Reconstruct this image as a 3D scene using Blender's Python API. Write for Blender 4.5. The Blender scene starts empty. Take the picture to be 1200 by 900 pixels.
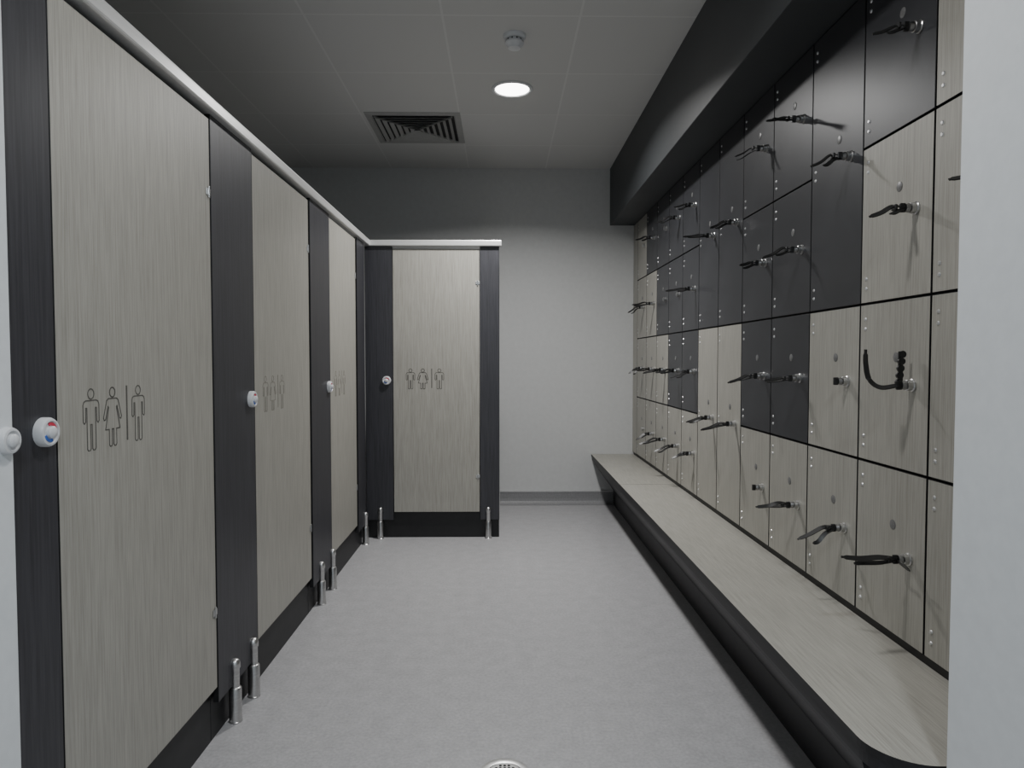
import bpy, bmesh, math, random
from mathutils import Vector, Matrix
random.seed(7)
COL = bpy.context.scene.collection

# ------------------------------------------------------------ materials
def mat_base(name, col, rough=0.5, metal=0.0, spec=0.5):
    m = bpy.data.materials.new(name); m.use_nodes = True
    b = m.node_tree.nodes["Principled BSDF"]
    b.inputs["Base Color"].default_value = (*col, 1)
    b.inputs["Roughness"].default_value = rough
    b.inputs["Metallic"].default_value = metal
    b.inputs["Specular IOR Level"].default_value = spec
    return m, m.node_tree, b

def mat_noise(name, c1, c2, scale=(1,1,1), nscale=1.0, rough=0.5, metal=0.0, lo=0.35, hi=0.65, detail=6, bump=0.0, spec=0.5, second=None):
    m, nt, b = mat_base(name, c1, rough, metal, spec)
    N = nt.nodes; L = nt.links
    tc = N.new("ShaderNodeTexCoord"); mp = N.new("ShaderNodeMapping")
    mp.inputs["Scale"].default_value = scale
    L.new(tc.outputs["Object"], mp.inputs["Vector"])
    n = N.new("ShaderNodeTexNoise"); n.inputs["Scale"].default_value = nscale
    n.inputs["Detail"].default_value = detail; n.inputs["Roughness"].default_value = 0.65
    L.new(mp.outputs["Vector"], n.inputs["Vector"])
    r = N.new("ShaderNodeValToRGB")
    r.color_ramp.elements[0].position = lo; r.color_ramp.elements[0].color = (*c1, 1)
    r.color_ramp.elements[1].position = hi; r.color_ramp.elements[1].color = (*c2, 1)
    L.new(n.outputs["Fac"], r.inputs["Fac"])
    out = r.outputs["Color"]
    if second:
        n2 = N.new("ShaderNodeTexNoise"); n2.inputs["Scale"].default_value = second[0]
        L.new(tc.outputs["Object"], n2.inputs["Vector"])
        mr = N.new("ShaderNodeMapRange"); mr.inputs["To Min"].default_value = 1-second[1]; mr.inputs["To Max"].default_value = 1+second[1]
        L.new(n2.outputs["Fac"], mr.inputs["Value"])
        vm = N.new("ShaderNodeVectorMath"); vm.operation = 'SCALE'
        L.new(out, vm.inputs[0]); L.new(mr.outputs["Result"], vm.inputs["Scale"])
        out = vm.outputs["Vector"]
    L.new(out, b.inputs["Base Color"])
    if bump:
        bp = N.new("ShaderNodeBump"); bp.inputs["Strength"].default_value = bump; bp.inputs["Distance"].default_value = 0.002
        L.new(n.outputs["Fac"], bp.inputs["Height"]); L.new(bp.outputs["Normal"], b.inputs["Normal"])
    return m

W1=(0.265,0.256,0.226); W2=(0.400,0.388,0.350)
WOOD  = mat_noise("pale_wood_laminate", W1, W2, (260,260,7), 1.0, 0.45, lo=0.28, hi=0.66, detail=5, second=(4,0.07))
WOODB = mat_noise("pale_wood_bench_laminate", W1, W2, (260,7,260), 1.0, 0.42, lo=0.28, hi=0.66, detail=5, second=(4,0.07))
DARK  = mat_noise("charcoal_grained_laminate", (0.026,0.026,0.031), (0.047,0.047,0.055), (180,180,5), 1.0, 0.45, detail=4)
DARKL = mat_noise("charcoal_smooth_laminate", (0.032,0.033,0.037), (0.040,0.041,0.046), (3,3,3), 1.0, 0.38, detail=3)
EDGE  = mat_noise("black_laminate_edge", (0.006,0.006,0.007), (0.011,0.011,0.012), (20,20,20), 1.0, 0.5)
BASEM = mat_noise("dark_bench_base_laminate", (0.014,0.014,0.016), (0.019,0.019,0.021), (5,5,5), 1.0, 0.5)
CARC  = mat_noise("dark_carcass", (0.008,0.008,0.009), (0.014,0.014,0.015), (8,8,8), 1.0, 0.6)
BULK  = mat_noise("slate_bulkhead_paint", (0.040,0.044,0.047), (0.047,0.051,0.054), (2,2,2), 1.0, 0.5)
WALL  = mat_noise("grey_white_wall_paint", (0.55,0.555,0.55), (0.58,0.585,0.58), (30,30,30), 1.0, 0.6, bump=0.03)
WALLW = mat_noise("white_wall_paint", (0.72,0.75,0.77), (0.76,0.79,0.81), (30,30,30), 1.0, 0.6, bump=0.03)
FLOOR = mat_noise("speckled_grey_vinyl", (0.325,0.322,0.330), (0.445,0.440,0.448), (1,1,1), 90.0, 0.40, lo=0.32, hi=0.72, detail=5, spec=0.4, second=(16,0.14))
SKIRT = mat_noise("grey_vinyl_skirting", (0.20,0.20,0.205), (0.25,0.25,0.255), (90,90,90), 1.0, 0.5)
CAP   = mat_noise("pale_capping", (0.45,0.45,0.45), (0.5,0.5,0.5), (20,20,20), 1.0, 0.5)
ALU   = mat_noise("satin_aluminium", (0.70,0.70,0.69), (0.78,0.78,0.77), (4,4,60), 1.0, 0.38, metal=0.5)
STEEL = mat_noise("brushed_steel", (0.50,0.50,0.50), (0.62,0.62,0.61), (30,30,200), 1.0, 0.3, metal=1.0)
DSTEEL= mat_noise("dark_chrome", (0.30,0.30,0.30), (0.38,0.38,0.38), (60,60,60), 1.0, 0.28, metal=1.0)
RIVET = mat_noise("rivet_steel", (0.6,0.6,0.6), (0.7,0.7,0.7), (30,30,30), 1.0, 0.35, metal=0.8)
WPLAS = mat_noise("white_plastic", (0.66,0.67,0.69), (0.72,0.73,0.74), (10,10,10), 1.0, 0.35)
RED   = mat_noise("red_indicator", (0.6,0.04,0.08), (0.65,0.05,0.09), (10,10,10), 1.0, 0.4)
BLUE  = mat_noise("blue_indicator", (0.05,0.15,0.55), (0.06,0.17,0.6), (10,10,10), 1.0, 0.4)
BLACK = mat_noise("black_rubber", (0.008,0.008,0.008), (0.014,0.014,0.014), (40,40,40), 1.0, 0.4)
INK   = mat_noise("engraved_grey_line", (0.07,0.066,0.06), (0.10,0.095,0.085), (40,40,40), 1.0, 0.7)
INKF  = mat_noise("faint_engraved_line", (0.19,0.18,0.155), (0.24,0.23,0.20), (40,40,40), 1.0, 0.7)  # paler line colour for the fainter door symbols
GDISC = mat_noise("grey_number_disc", (0.17,0.17,0.17), (0.23,0.23,0.23), (200,200,200), 1.0, 0.4, metal=0.3)
VENT  = mat_noise("grey_vent_metal", (0.36,0.36,0.35), (0.40,0.40,0.39), (20,20,20), 1.0, 0.5)
VDARK = mat_noise("vent_dark_inside", (0.02,0.02,0.02), (0.03,0.03,0.03), (20,20,20), 1.0, 0.8)

CEIL, nt, b = mat_base("ceiling_tiles", (0.5,0.5,0.5), 0.8)
N=nt.nodes; L=nt.links
tc=N.new("ShaderNodeTexCoord"); mp=N.new("ShaderNodeMapping"); TS=0.63
mp.inputs["Location"].default_value=(0.27/TS+10, -4.43/TS+10, 0); mp.inputs["Scale"].default_value=(1/TS,1/TS,1)
L.new(tc.outputs["Object"], mp.inputs["Vector"])
bk=N.new("ShaderNodeTexBrick"); bk.offset=0; bk.squash=1
bk.inputs["Scale"].default_value=1; bk.inputs["Mortar Size"].default_value=0.010; bk.inputs["Mortar Smooth"].default_value=0.3
bk.inputs["Brick Width"].default_value=1; bk.inputs["Row Height"].default_value=1
bk.inputs["Color1"].default_value=(0.65,0.65,0.64,1); bk.inputs["Color2"].default_value=(0.63,0.63,0.62,1); bk.inputs["Mortar"].default_value=(0.71,0.71,0.70,1)
L.new(mp.outputs["Vector"], bk.inputs["Vector"]); L.new(bk.outputs["Color"], b.inputs["Base Color"])

LENS, nt, b = mat_base("lit_lamp_lens", (1,1,1), 0.4)
b.inputs["Emission Color"].default_value=(1,0.98,0.95,1); b.inputs["Emission Strength"].default_value=11

# ------------------------------------------------------------ helpers
def new_obj(name, me, parent=None, loc=(0,0,0), rot=(0,0,0)):
    o = bpy.data.objects.new(name, me); COL.objects.link(o)
    o.location = loc; o.rotation_euler = rot
    if parent is not None: o.parent = parent
    return o

def empty(name, loc, rot=(0,0,0), label=None, cat=None, group=None):
    o = new_obj(name, None, None, loc, rot); o.empty_display_size = 0.05
    tag(o, label, cat, group); return o

def tag(o, label=None, cat=None, group=None):
    if label: o["label"]=label
    if cat: o["category"]=cat
    if group: o["group"]=group

def struct(o, label=None):
    o["kind"]="structure"
    if label: o["label"]=label
    return o

def box_bm(bm, lo, hi, bev=0.0):
    c=[(lo[i]+hi[i])/2 for i in range(3)]; s=[hi[i]-lo[i] for i in range(3)]
    r = bmesh.ops.create_cube(bm, size=1, matrix=Matrix.Translation(c) @ Matrix.Diagonal((*s,1)))
    if bev:
        es=set()
        for v in r["verts"]: es.update(v.link_edges)
        bmesh.ops.bevel(bm, geom=list(es), offset=bev, segments=2, affect='EDGES', profile=0.5)
    return r

def to_mesh(bm, name, mats, smooth=False):
    me=bpy.data.meshes.new(name); bm.normal_update(); bm.to_mesh(me); bm.free()
    for m in mats: me.materials.append(m)
    if smooth:
        for p in me.polygons: p.use_smooth=True
    return me

def box(name, lo, hi, mats, parent=None, bev=0.002, face_axis=None, keep_origin=False):
    """lo/hi in parent's space. face_axis: faces along that axis get mats[0], others mats[1]"""
    c=Vector([(lo[i]+hi[i])/2 for i in range(3)])
    if keep_origin: c=Vector((0,0,0))
    bm=bmesh.new()
    box_bm(bm, Vector(lo)-c, Vector(hi)-c, bev)
    if face_axis is not None:
        bm.normal_update()
        for f in bm.faces:
            f.material_index = 0 if abs(f.normal[face_axis])>0.95 else 1
    if not isinstance(mats,(list,tuple)): mats=[mats]
    return new_obj(name, to_mesh(bm,name,mats), parent, c)

def lathe_mesh(name, prof, mats, seg=28, midx=None):
    bm=bmesh.new(); rings=[]
    for (r,h) in prof:
        if r<1e-6: rings.append([bm.verts.new((0,0,h))])
        else: rings.append([bm.verts.new((r*math.cos(2*math.pi*i/seg), r*math.sin(2*math.pi*i/seg), h)) for i in range(seg)])
    for k in range(len(rings)-1):
        a,b_=rings[k],rings[k+1]
        for i in range(seg):
            j=(i+1)%seg
            if len(a)==1 and len(b_)==1: continue
            if len(a)==1: f=bm.faces.new((a[0],b_[j],b_[i]))
            elif len(b_)==1: f=bm.faces.new((a[i],a[j],b_[0]))
            else: f=bm.faces.new((a[i],a[j],b_[j],b_[i]))
            f.smooth=True
            if midx: f.material_index=midx[k]
    bmesh.ops.recalc_face_normals(bm, faces=bm.faces)
    me=to_mesh(bm,name,mats)
    try: me.set_sharp_from_angle(angle=math.radians(40))
    except Exception: pass
    return me

# ------------------------------------------------------------ dimensions
HC=1.21; YB=5.66; ZC=2.775; XL=-2.15; XR=1.56; YF=-1.8
PX=-0.895; LX=1.09

# ------------------------------------------------------------ room shell
struct(box("floor",(XL,YF,-0.1),(XR,YB,0),FLOOR,bev=0,keep_origin=True),"speckled pale grey vinyl floor")
struct(box("ceiling",(XL,YF,ZC),(XR,YB,ZC+0.1),CEIL,bev=0,keep_origin=True),"suspended ceiling of square grey-white tiles")
struct(box("wall_back",(XL,YB,0),(XR,YB+0.12,ZC),WALL,bev=0),"pale grey painted wall")
struct(box("wall_left",(XL-0.12,YF,0),(XL,YB+0.12,ZC),WALL,bev=0),"pale grey painted wall behind the cubicles")
struct(box("wall_right",(XR,YF,0),(XR+0.12,YB+0.12,ZC),WALL,bev=0),"wall behind the lockers")
struct(box("wall_front",(XL-0.12,YF-0.12,0),(XR+0.12,YF,ZC),WALLW,bev=0),"white wall")
struct(box("wall_entrance_left",(XL,1.0,0),(-0.876,1.234,ZC),WALLW,bev=0.004),"white painted end of entrance wall")
struct(box("wall_entrance_right",(0.838,1.05,0),(XR,1.25,ZC),WALLW,bev=0.004),"white painted end of entrance wall")
struct(box("trim_1",(0.891,1.25,2.312),(XR,YB,ZC),BULK,bev=0.003),"dark slate boxed bulkhead above the lockers")

# coved baseboard
bm=bmesh.new()
prof=[(0.05,0.0),(0.05,0.002),(0.035,0.005),(0.018,0.014),(0.009,0.03),(0.006,0.05),(0.006,0.104),(0.010,0.104),(0.010,0.116),(0.0,0.116),(0,0)]
x0,x1=-0.015,0.93
A=[bm.verts.new((x0,YB-p,z)) for p,z in prof]; B=[bm.verts.new((x1,YB-p,z)) for p,z in prof]
for i in range(len(prof)):
    j=(i+1)%len(prof); f=bm.faces.new((A[i],A[j],B[j],B[i]))
    if prof[i][1]>=0.104 : f.material_index=1
bm.faces.new(A); bm.faces.new(B[::-1]); bmesh.ops.recalc_face_normals(bm,faces=bm.faces)
struct(new_obj("baseboard_back",to_mesh(bm,"baseboard_back",[SKIRT,CAP])),"grey coved vinyl skirting with pale capping")

# ------------------------------------------------------------ cubicles
LEG=lathe_mesh("leg",[(0,0.0),(0.0225,0.0),(0.0225,0.003),(0.0205,0.005),(0.0205,0.112),(0.019,0.116),(0.0145,0.118),(0.0145,0.178),(0.0175,0.182),(0.0175,0.196),(0.015,0.206),(0.008,0.212),(0,0.213)],[STEEL])
LOCK=lathe_mesh("privacy_lock",[(0.0,0.0),(0.029,0.0),(0.029,0.012),(0.026,0.017),(0.022,0.018),(0.020,0.015),(0,0.015)],[WPLAS])
LOCKS=lathe_mesh("privacy_lock",[(0.0,0.0),(0.024,0.0),(0.024,0.008),(0.022,0.012),(0.018,0.013),(0.016,0.010),(0,0.010)],[WPLAS])
TURN=lathe_mesh("lock_turn",[(0.0,0.0),(0.012,0.0),(0.012,0.006),(0.009,0.009),(0,0.010)],[WPLAS])
def half_disc(name,mat,a0,a1,r0=0.0135,r1=0.0190):
    bm=bmesh.new(); n=10; top=[];ins=[]
    for i in range(n+1):
        a=a0+(a1-a0)*i/n
        top.append(bm.verts.new((r1*math.cos(a),r1*math.sin(a),0.0))); ins.append(bm.verts.new((r0*math.cos(a),r0*math.sin(a),0.0)))
    for i in range(n): bm.faces.new((ins[i],top[i],top[i+1],ins[i+1]))
    g=bmesh.ops.extrude_face_region(bm,geom=bm.faces[:])
    bmesh.ops.translate(bm,vec=(0,0,0.0015),verts=[v for v in g["geom"] if isinstance(v,bmesh.types.BMVert)])
    bmesh.ops.recalc_face_normals(bm,faces=bm.faces)
    return to_mesh(bm,name,[mat])
REDM=half_disc("occupied_marker",RED,math.radians(20),math.radians(110)); BLUEM=half_disc("vacant_marker",BLUE,math.radians(200),math.radians(290))

def line_mesh(name, loops, w, H, mat):
    bm=bmesh.new()
    for pts,closed in loops:
        n=len(pts)
        for i in range(n if closed else n-1):
            a=Vector((pts[i][0]*H,0,pts[i][1]*H)); b_=Vector((pts[(i+1)%n][0]*H,0,pts[(i+1)%n][1]*H))
            d=(b_-a); 
            if d.length<1e-6: continue
            ln=d.length+w*0.6; ang=math.atan2(d.z,d.x); c=(a+b_)/2
            M=Matrix.Translation(c) @ Matrix.Rotation(-ang,4,'Y') @ Matrix.Diagonal((ln,0.0008,w,1))
            bmesh.ops.create_cube(bm,size=1,matrix=M)
    return to_mesh(bm,name,[mat])
def mirror(half): return half+[(-x,z) for x,z in reversed(half) if abs(x)>1e-6]
circ=[(0.082*math.cos(2*math.pi*i/18),0.915+0.082*math.sin(2*math.pi*i/18)) for i in range(18)]
man=[(0,.81),(.14,.81),(.19,.79),(.215,.74),(.215,.47),(.185,.44),(.15,.47),(.145,.69),(.115,.69),(.115,.03),(.09,.0),(.045,.0),(.02,.03),(.02,.42),(0,.42)]
wom=[(0,.81),(.12,.81),(.17,.78),(.27,.49),(.25,.45),(.21,.46),(.135,.68),(.115,.66),(.215,.29),(.11,.29),(.11,.03),(.085,.0),(.045,.0),(.02,.03),(.02,.29),(0,.29)]
SYM={}
for key,mt,wd in (("ink",INK,0.0024),("corner",INK,0.0034),("faint",INKF,0.0024)):
    SYM[key]=(line_mesh("man_symbol",[(circ,True),(mirror(man),True)],wd,0.135,mt),
      line_mesh("woman_symbol",[(circ,True),(mirror(wom),True)],wd,0.135,mt),
      line_mesh("divider_line",[([(0,0.06),(0,1.0)],False)],0.0055,0.135,mt))
bm=bmesh.new()
box_bm(bm,(-0.014,-0.003,-0.010),(0.014,0.0,0.010),0.001); box_bm(bm,(-0.0035,-0.006,-0.018),(0.0035,-0.001,0.018),0.0015)
HINGE=to_mesh(bm,"hinge",[STEEL])

def cubicle(origin, rotz, pil, door, extra=None, legs=(), xleg=(), labels="", ptop=1.955, part=None, shade_span=None, sym="ink"):
    root=empty("toilet_cubicle",origin,(0,0,rotz),labels,"toilet cubicle","toilet cubicle fronts")
    T=0.018
    p=box("pilaster",(pil[0],0,0.125),(pil[1],T,1.9615),[DARK,EDGE],root,0.0015,1)
    pc=p.location
    for lx in legs:
        l=new_obj("leg",LEG,p,Vector((lx,-0.004,0))-pc); l["label"]="round steel pedestal leg"
    if extra:
        e=box("pilaster",(extra[0],0,0.125),(extra[1],T,1.9615),[DARK,EDGE],root,0.0015,1)
        for lx in xleg: 
            l=new_obj("leg",LEG,e,Vector((lx,-0.004,0))-e.location); l["label"]="round steel pedestal leg"
    d=box("door",(door[0],0.001,0.178),(door[1],T+0.001,ptop-0.010),[WOOD,EDGE],root,0.0015,1)
    d["label"]="pale wood-grain laminate door with black edges"
    dc=d.location; x=door[0]; zb=1.011
    M_,W_,B_=SYM[sym]
    for me,dx in ((M_,0.115),(W_,0.197),(B_,0.257),(M_,0.308)):
        new_obj(me.name.split(".")[0],me,d,Vector((x+dx,0.0008,zb))-dc)
    for hz in (0.42,1.72):
        new_obj("hinge",HINGE,d,Vector((door[1]-0.012,0.001,hz))-dc)
    k=new_obj("privacy_lock",LOCK,root,(pil[1]-0.041,0,1.068),(math.pi/2,0,0)); k["label"]="round white turn lock with red and blue marker"
    new_obj("lock_turn",TURN,k,(0,0,0.015)); new_obj("occupied_marker",REDM,k,(0,0,0.015)); new_obj("vacant_marker",BLUEM,k,(0,0,0.015))
    if shade_span: 
        q=box("shade_strip",(shade_span[0],0.026,0.0),(shade_span[1],0.040,0.21),[EDGE],root,0.001); q["label"]="black strip standing in for the shade under the door"  # black board added to paint in the shade of the gap below the door
    if part: 
        for (px,py0,py1) in part:
            box("partition",(px-0.009,py0,0.125),(px+0.009,py1,ptop),[DARK,EDGE],root,0.0015,0)
    return root

R90=math.pi/2
cubicle((PX,1.236,0),R90,(0.0,0.145),(0.149,0.892),legs=(0.03,0.10),labels="cubicle front with pale wood-grain door, against the entrance wall",shade_span=(0.0,0.896))
cubicle((PX,2.135,0),R90,(0.0,0.347),(0.351,1.061),legs=(0.121,0.291),labels="cubicle front with pale wood-grain door between two charcoal pilasters",part=[(0.17,0.042,1.23)],shade_span=(0.0,1.084),sym="faint")
cubicle((PX,3.222,0),R90,(0.0,0.354),(0.358,0.990),extra=(1.030,1.255),legs=(0.128,0.350),xleg=(1.222,),labels="cubicle front with pale narrower door beside the corner cubicle",part=[(0.17,0.042,1.23)],shade_span=(0.0,1.255),sym="faint")
cubicle((-0.917,4.587,0),0,(0.004,0.187),(0.190,0.768),extra=(0.771,0.900),legs=(0.098,),xleg=(0.826,),labels="corner toilet cubicle with pale door facing the entrance",part=[(0.889,0.042,1.065)],shade_span=(0.004,0.898),sym="corner")

# head rails
def rail(name, lo, hi, label):
    o=box(name,lo,hi,ALU,None,0.006); tag(o,label,"headrail","cubicle headrails"); return o
rail("headrail",(PX-0.03,1.235,1.962),(PX+0.022,4.566,2.002),"long satin aluminium rail capping the cubicle row")
rail("headrail",(PX-0.03,4.5662,1.962),(0.0,4.612,2.002),"short satin aluminium rail capping the corner cubicle")

# lock on the entrance wall end
k=new_obj("privacy_lock",LOCKS,None,(-0.876,1.215,1.066),(0,R90,0)); tag(k,"round white plastic lock keep on the white wall end","lock")
new_obj("lock_turn",TURN,k,(0,0,0.009))

# ------------------------------------------------------------ bench
def bench():
    root=empty("bench",(0.92,3.45,0),label="long pale wood-grain bench on dark base below lockers",cat="bench")
    Y0,Y1=1.285,YB-0.004; XF,XBK=0.745,1.098; R=0.11
    def slab(name,zlo,zhi,inset,r,mats,sign=True):
        xf=XF+inset; y0=Y0+inset
        pts=[(XBK,y0)]
        for i in range(13):
            a=-math.pi/2-(math.pi/2)*i/12
            pts.append((xf+r+r*math.cos(a), y0+r+r*math.sin(a)))
        pts.append((xf,Y1)); pts.append((XBK,Y1))
        bm=bmesh.new(); off=root.location
        lo=[bm.verts.new((x-off.x,y-off.y,zlo)) for x,y in pts]; hi=[bm.verts.new((x-off.x,y-off.y,zhi)) for x,y in pts]
        n=len(pts)
        ft=bm.faces.new(hi); ft.material_index=0
        bm.faces.new(lo[::-1]).material_index=1
        for i in range(n):
            j=(i+1)%n; bm.faces.new((lo[i],lo[j],hi[j],hi[i])).material_index=1
        bmesh.ops.recalc_face_normals(bm,faces=bm.faces)
        return new_obj(name,to_mesh(bm,name,mats),root)
    s=slab("seat",0.403,0.420,0.0,R,[WOODB,EDGE]); s["label"]="pale wood-grain seat board with rounded corner"
    slab("seat_edge",0.372,0.4028,0.006,R-0.006,[EDGE,BASEM])
    prof=[(0.765,0.3715),(0.775,0.335),(0.93,0.12),(0.93,0.0),(1.098,0.0),(1.098,0.3715)]
    bm=bmesh.new(); off=root.location
    A=[bm.verts.new((x-off.x,1.42-off.y,z)) for x,z in prof]; B=[bm.verts.new((x-off.x,Y1-off.y,z)) for x,z in prof]
    for i in range(len(prof)):
        j=(i+1)%len(prof); bm.faces.new((A[i],A[j],B[j],B[i]))
    bm.faces.new(A[::-1]); bm.faces.new(B); bmesh.ops.recalc_face_normals(bm,faces=bm.faces)
    new_obj("base",to_mesh(bm,"base",[BASEM]),root)
    box("joint_line",(XF+0.001-off.x,4.27-off.y,0.4199),(XBK-off.x,4.273-off.y,0.4204),EDGE,root,0)
bench()
o=box("trim_2",(1.10,1.26,0),(XR-0.001,YB-0.001,0.440),EDGE,None,0.001); struct(o,"dark plinth under the lockers")

# ------------------------------------------------------------ lockers
RZ=[0.443,0.907,1.375,1.840,2.310]
PITCH=0.342
layout={0:[(0,1,'w'),(1,2,'w'),(2,3,'w'),(3,4,'w')],
 1:[(0,1,'w'),(1,2,'w'),(2,3,'w'),(3,4,'d')],
 2:[(0,1,'w'),(1,2,'w'),(2,4,'d')],
 3:[(0,1,'w'),(1,2,'d'),(2,3,'d'),(3,4,'d')],
 4:[(0,1,'w'),(1,2,'d'),(2,3,'d'),(3,4,'d')],
 5:[(0,2,'w'),(2,4,'d')],
 6:[(0,2,'w'),(2,4,'d')],
 7:[(0,1,'w'),(1,2,'d'),(2,3,'d'),(3,4,'d')],
 8:[(0,1,'w'),(1,2,'d'),(2,3,'d'),(3,4,'d')],
 9:[(0,1,'w'),(1,2,'w'),(2,3,'d'),(3,4,'d')],
 10:[(0,1,'w'),(1,2,'w'),(2,3,'w'),(3,4,'d')],
 11:[(0,1,'w'),(1,2,'w'),(2,3,'w'),(3,4,'w')]}
CAM=lathe_mesh("lock",[(0,0),(0.017,0),(0.017,0.004),(0.0145,0.006),(0.0145,0.018),(0.011,0.020),(0,0.020)],[STEEL],24)
NUM=lathe_mesh("number_disc",[(0,0),(0.0135,0),(0.0135,0.0012),(0.012,0.0018),(0,0.0018)],[GDISC],24)
bm=bmesh.new()
for zz in (-0.0145,0.0145):
    bmesh.ops.create_cone(bm,cap_ends=True,segments=14,radius1=0.0058,radius2=0.004,depth=0.003,matrix=Matrix.Translation((-0.0015,0,zz))@Matrix.Rotation(-R90,4,'Y'))
LH=to_mesh(bm,"hinge",[RIVET])

def catmull(P,n=8):
    P=[Vector(p) for p in P]; Q=[P[0]*2-P[1]]+P+[P[-1]*2-P[-2]]; out=[]
    for i in range(1,len(Q)-2):
        for k in range(n):
            t=k/n; a,b_,c,d=Q[i-1],Q[i],Q[i+1],Q[i+2]
            out.append(0.5*((2*b_)+(-a+c)*t+(2*a-5*b_+4*c-d)*t*t+(-a+3*b_-3*c+d)*t**3))
    out.append(P[-1]); return out
def ribbon(bm,P,w,th,tw0,tw1,bulge=True,holes=False):
    pts=catmull(P); n=len(pts); rings=[]
    for i,p in enumerate(pts):
        t=(pts[min(i+1,n-1)]-pts[max(i-1,0)]).normalized()
        up=Vector((0,0,1)) if abs(t.z)<0.9 else Vector((0,1,0))
        s=t.cross(up).normalized(); u=s.cross(t).normalized()
        a=tw0+(tw1-tw0)*i/(n-1)
        wv=(s*math.cos(a)+u*math.sin(a)); nv=t.cross(wv).normalized()
        f=i/(n-1); ww=w*(0.70+0.30*math.sin(f*math.pi)) if bulge else w
        if f>0.93: ww*=0.55
        rings.append([bm.verts.new(p+wv*ww/2*sx+nv*th/2*sy) for sx,sy in ((-1,-1),(1,-1),(1,1),(-1,1))])
    for i in range(n-1):
        for k in range(4):
            j=(k+1)%4; bm.faces.new((rings[i][k],rings[i][j],rings[i+1][j],rings[i+1][k]))
    bm.faces.new(rings[0][::-1]); bm.faces.new(rings[-1])
def keymesh():
    bm=bmesh.new()
    bmesh.ops.create_cone(bm,cap_ends=True,segments=20,radius1=0.0125,radius2=0.0105,depth=0.010,matrix=Matrix.Translation((-0.026,0,0))@Matrix.Rotation(-R90,4,'Y'))
    for f in bm.faces: f.material_index=0
    n0=set(bm.faces)
    box_bm(bm,(-0.044,-0.0045,-0.012),(-0.030,0.0045,0.012),0.002)
    for f in bm.faces:
        if f not in n0: f.material_index=1
    r=box_bm(bm,(-0.022,-0.001,-0.004),(-0.006,0.001,0.004))
    for v in r["verts"]:
        for f in v.link_faces: f.material_index=0
    return to_mesh(bm,"key",[DSTEEL,BLACK])
KEY=keymesh()
def wristband(loc,kind):
    root=empty("key_wristband",loc,label="black rubber wristband hanging from a key in a locker lock",cat="wristband",group="wristband keys in the locker locks")
    new_obj("key",KEY,root)
    if kind=="key": 
        root["label"]="bare key without strap in a locker lock"; return
    bm=bmesh.new()
    if kind=="upright":
        root["label"]="black wristband curled up next to its beaded end strap"
        ribbon(bm,[(-0.038,0,0),(-0.08,0.01,-0.006),(-0.108,0.015,0.015),(-0.118,0.015,0.055),(-0.121,0.012,0.095)],0.013,0.004,0.6,1.4,False)
        new_obj("strap",to_mesh(bm,"strap",[BLACK]),root)
        bm=bmesh.new()
        for i in range(5):
            M=Matrix.Translation((-0.035+0.002*i,0.004,0.008+i*0.0185))@Matrix.Rotation(R90,4,'X')
            bmesh.ops.create_cone(bm,cap_ends=True,segments=14,radius1=0.0095,radius2=0.0095,depth=0.007,matrix=M)
        box_bm(bm,(-0.037,0.002,-0.01),(-0.025,0.007,0.09),0.001)
        new_obj("beaded_strap",to_mesh(bm,"beaded_strap",[BLACK]),root); return
    rr=random.uniform
    Ls=rr(0.080,0.135) if kind!="long" else 0.16
    sag=rr(0.008,0.045); dy=rr(-0.03,0.03)
    if kind=="long": sag=-0.015
    ribbon(bm,[(-0.034,0,0.002),(-0.036-Ls*0.3,dy*0.3,-sag*0.1+rr(.002,.010)),(-0.036-Ls*0.65,dy*0.7,-sag*0.55),(-0.036-Ls,dy,-sag)],0.0145,0.003,rr(0.2,0.6),rr(0.5,1.2))
    L2=Ls*rr(0.5,0.9); dy2=dy+rr(0.015,0.035)*random.choice((-1,1)); s2=sag*rr(0.2,1.0)+0.012
    ribbon(bm,[(-0.034,0,-0.003),(-0.036-L2*0.4,dy2*0.4,-s2*0.2-0.006),(-0.036-L2*0.75,dy2*0.8,-s2*0.8),(-0.036-L2,dy2,-s2*0.9)],0.0135,0.003,rr(0.2,0.7),rr(0.3,1.2))
    box_bm(bm,(-0.062,-0.010,-0.007),(-0.054,0.010,0.008),0.002)
    if kind=="long":
        ribbon(bm,[(-0.034,0,-0.002),(-0.034,-0.03,-0.006),(-0.034,-0.06,-0.012)],0.012,0.003,1.2,1.3)
    new_obj("strap",to_mesh(bm,"strap",[BLACK]),root)

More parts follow.
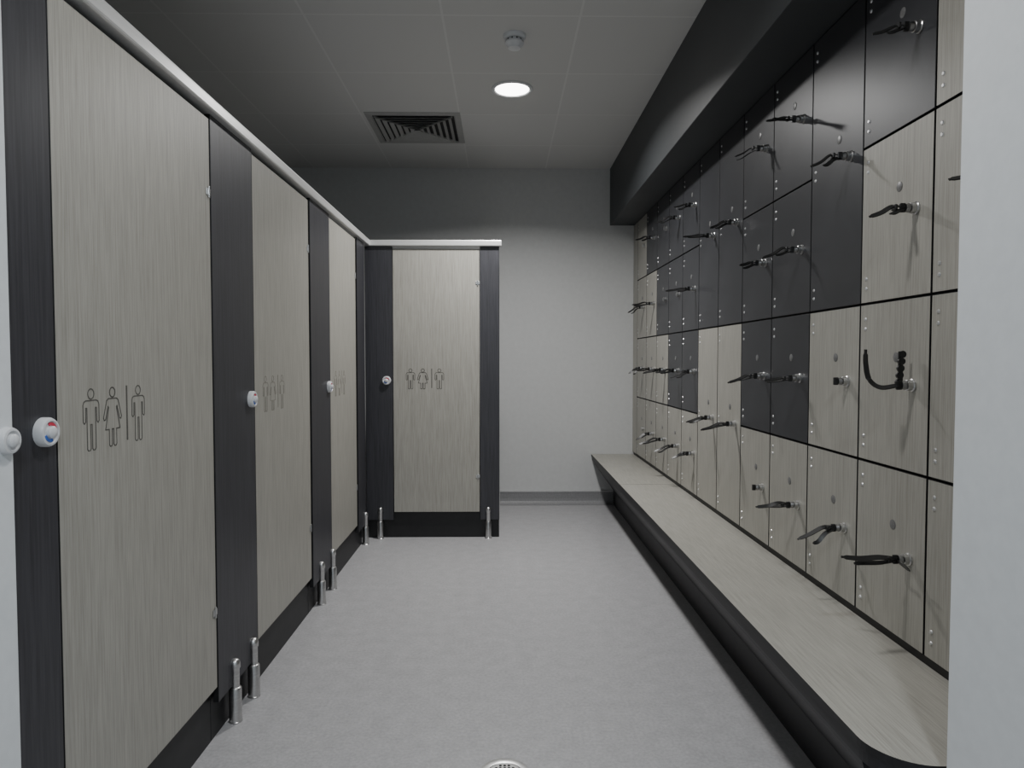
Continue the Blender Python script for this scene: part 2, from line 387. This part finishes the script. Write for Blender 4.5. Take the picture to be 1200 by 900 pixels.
body_cache={}
for c,cells in layout.items():
    yn=1.381+PITCH*c
    for (a,bb,kind) in cells:
        z0,z1=RZ[a],RZ[bb]; h=z1-z0
        tall=(bb-a)==2
        col="pale wood-grain" if kind=='w' else "charcoal"
        root=empty("locker",(LX,yn+PITCH/2,z0),label=f"{'tall two-tier ' if tall else ''}{col} laminate locker door with cam lock",cat="locker",group="wall of lockers above the bench")
        if (h) not in body_cache:
            bm=bmesh.new(); w=PITCH/2-0.0005
            box_bm(bm,(0.016,-w,0.001),(0.44,-w+0.012,h-0.001)); box_bm(bm,(0.016,w-0.012,0.001),(0.44,w,h-0.001))
            box_bm(bm,(0.016,-w+0.012,0.001),(0.44,w-0.012,0.013)); box_bm(bm,(0.016,-w+0.012,h-0.013),(0.44,w-0.012,h-0.001))
            box_bm(bm,(0.43,-w+0.012,0.013),(0.44,w-0.012,h-0.013))
            body_cache[h]=to_mesh(bm,"body",[CARC])
        new_obj("body",body_cache[h],root)
        g=0.0032
        d=box("door",(0.0,-PITCH/2+g,g),(0.013,PITCH/2-g,h-g),[WOOD if kind=='w' else DARKL,EDGE],root,0.0012,0)
        dc=d.location
        yl=-PITCH/2+0.070; zl=h/2
        new_obj("lock",CAM,d,Vector((0,yl,zl))-dc,(0,-R90,0))
        new_obj("number_disc",NUM,d,Vector((0,-0.022,zl+0.075))-dc,(0,-R90,0))
        for hz in ((0.06,h-0.06) if not tall else (0.06,h/2,h-0.06)):
            new_obj("hinge",LH,d,Vector((0,PITCH/2-0.030,hz))-dc)
        kd="band"
        if (c,a)==(1,1): kd="upright"
        elif (c,a)==(1,0): kd="long"
        elif (c,a) in ((2,1),(4,0)): kd="key"
        elif c==0 and a!=2: kd=None
        elif c==11 and a in (0,3): kd=None
        elif (c,a) in ((8,2),(9,2),(9,3)): kd=None
        if kd: wristband((LX-0.0005,yn+0.070,z0+zl),kd)
fp=box("trim_3",(LX,1.381+12*PITCH+0.003,0.443),(LX+0.013,YB-0.001,2.310),[WOOD,EDGE],None,0.001,0); struct(fp,"narrow pale wood-grain filler panel beside the lockers")

# ------------------------------------------------------------ ceiling fittings
def downlight(x,y,vis=True,power=30,col=(1,0.97,0.93),spread=180):
    me=lathe_mesh("lamp_ring",[(0.098,0.0),(0.118,0.0),(0.120,-0.003),(0.116,-0.008),(0.104,-0.010),(0.098,-0.006),(0.098,0.0)],[WPLAS],40)
    root=empty("downlight",(x,y,ZC),label="round white recessed ceiling downlight, switched on",cat="ceiling light")
    new_obj("lamp_ring",me,root)
    new_obj("lamp_lens",lathe_mesh("lamp_lens",[(0,-0.007),(0.06,-0.007),(0.0975,-0.004),(0.0975,-0.0005),(0,-0.0005)],[LENS],40),root)
    ld=bpy.data.lights.new("downlight_lamp",'AREA'); ld.shape='DISK'; ld.size=0.18; ld.energy=power; ld.color=col
    ld.spread=math.radians(spread)
    lo=bpy.data.objects.new("lamp_bulb",ld); COL.objects.link(lo); lo.parent=root; lo.location=(0,0,-0.012)
downlight(0.061,4.01,power=38,col=(1,0.99,0.975),spread=150)
downlight(0.061,1.58,power=13,col=(1,0.99,0.975),spread=150)
downlight(0.2,-0.6,power=38,col=(0.86,0.94,1.0))

def detector():
    root=empty("smoke_detector",(0.062,3.36,ZC),label="small white domed smoke detector on the ceiling",cat="smoke detector")
    new_obj("base",lathe_mesh("base",[(0,0),(0.055,0),(0.055,-0.012),(0.050,-0.018),(0.046,-0.020),(0,-0.020)],[WPLAS],36),root)
    new_obj("sensor_head",lathe_mesh("sensor_head",[(0,-0.0198),(0.036,-0.0198),(0.036,-0.030),(0.046,-0.032),(0.047,-0.040),(0.040,-0.050),(0.034,-0.053),(0.030,-0.062),(0.015,-0.066),(0,-0.066)],[WPLAS],36),root)
    bm=bmesh.new()
    for i in range(10):
        a=2*math.pi*i/10
        bmesh.ops.create_cube(bm,size=1,matrix=Matrix.Rotation(a,4,'Z')@Matrix.Translation((0.0365,0,-0.026))@Matrix.Diagonal((0.004,0.006,0.010,1)))
    new_obj("sensor_slot",to_mesh(bm,"sensor_slot",[VDARK]),root)
detector()
def vent():
    cx,cy=-0.57,4.70
    root=empty("ceiling_vent",(cx,cy,ZC),label="square grey four-way louvred ceiling air vent",cat="air vent")
    def ring(bm,s0,z0,s1,z1,th=0.003):
        for q in range(4):
            M=Matrix.Rotation(q*R90,4,'Z')
            P=[M@Vector(p) for p in ((-s0,-s0,z0),(s0,-s0,z0),(s1,-s1,z1),(-s1,-s1,z1))]
            P2=[p+Vector((0,0,-th)) for p in P]
            v=[bm.verts.new(p) for p in P+P2]
            for f in ((0,1,2,3),(7,6,5,4),(0,4,5,1),(1,5,6,2),(2,6,7,3),(3,7,4,0)): bm.faces.new([v[i] for i in f])
    bm=bmesh.new(); ring(bm,0.305,0,0.27,-0.006,0.004); ring(bm,0.27,-0.006,0.262,0.0,0.003)
    new_obj("frame",to_mesh(bm,"frame",[VENT]),root)
    box("duct_back",(-0.262,-0.262,-0.002),(0.262,0.262,-0.0005),VDARK,root,0)
    bm=bmesh.new()
    for s in (0.245,0.205,0.165,0.125,0.085,0.045):
        ring(bm,s,-0.018,s-0.022,-0.006,0.002)
    for q in range(4):
        M=Matrix.Rotation(q*R90+math.pi/4,4,'Z')@Matrix.Translation((0.19,0,-0.010))@Matrix.Diagonal((0.33,0.004,0.010,1))
        bmesh.ops.create_cube(bm,size=1,matrix=M)
    new_obj("louvres",to_mesh(bm,"louvres",[VENT]),root)
vent()
# floor drain
root=empty("floor_drain",(0.008,1.950,0),label="round stainless steel floor drain set in the vinyl floor",cat="floor drain")
new_obj("rim",lathe_mesh("rim",[(0.050,0.0),(0.075,0.0),(0.074,0.003),(0.060,0.0045),(0.052,0.003),(0.050,0.0)],[STEEL],40),root)
bm=bmesh.new()
bmesh.ops.create_cone(bm,cap_ends=True,segments=36,radius1=0.0495,radius2=0.0495,depth=0.002,matrix=Matrix.Translation((0,0,0.0015)))
for f in bm.faces: f.material_index=0
for i in range(-3,4):
    for j in range(-3,4):
        if i*i+j*j<=10:
            r=bmesh.ops.create_cone(bm,cap_ends=True,segments=10,radius1=0.0045,radius2=0.0045,depth=0.001,matrix=Matrix.Translation((i*0.0125,j*0.0125,0.0026)))
            for v in r["verts"]:
                for f in v.link_faces: f.material_index=1
new_obj("grate",to_mesh(bm,"grate",[STEEL,VDARK]),root)

# ------------------------------------------------------------ world + camera
w=bpy.data.worlds.new("world"); bpy.context.scene.world=w; w.use_nodes=True
w.node_tree.nodes["Background"].inputs[0].default_value=(0.5,0.5,0.52,1); w.node_tree.nodes["Background"].inputs[1].default_value=0.2
cd=bpy.data.cameras.new("camera"); cam=bpy.data.objects.new("camera",cd); COL.objects.link(cam)
cd.lens=24; cd.sensor_width=36; cd.clip_start=0.02
cam.location=(0,0,HC)
yaw=math.atan(12/800); pitch=math.atan(29/800)
cam.rotation_euler=(math.pi/2-pitch,0,-yaw)
bpy.context.scene.camera=cam
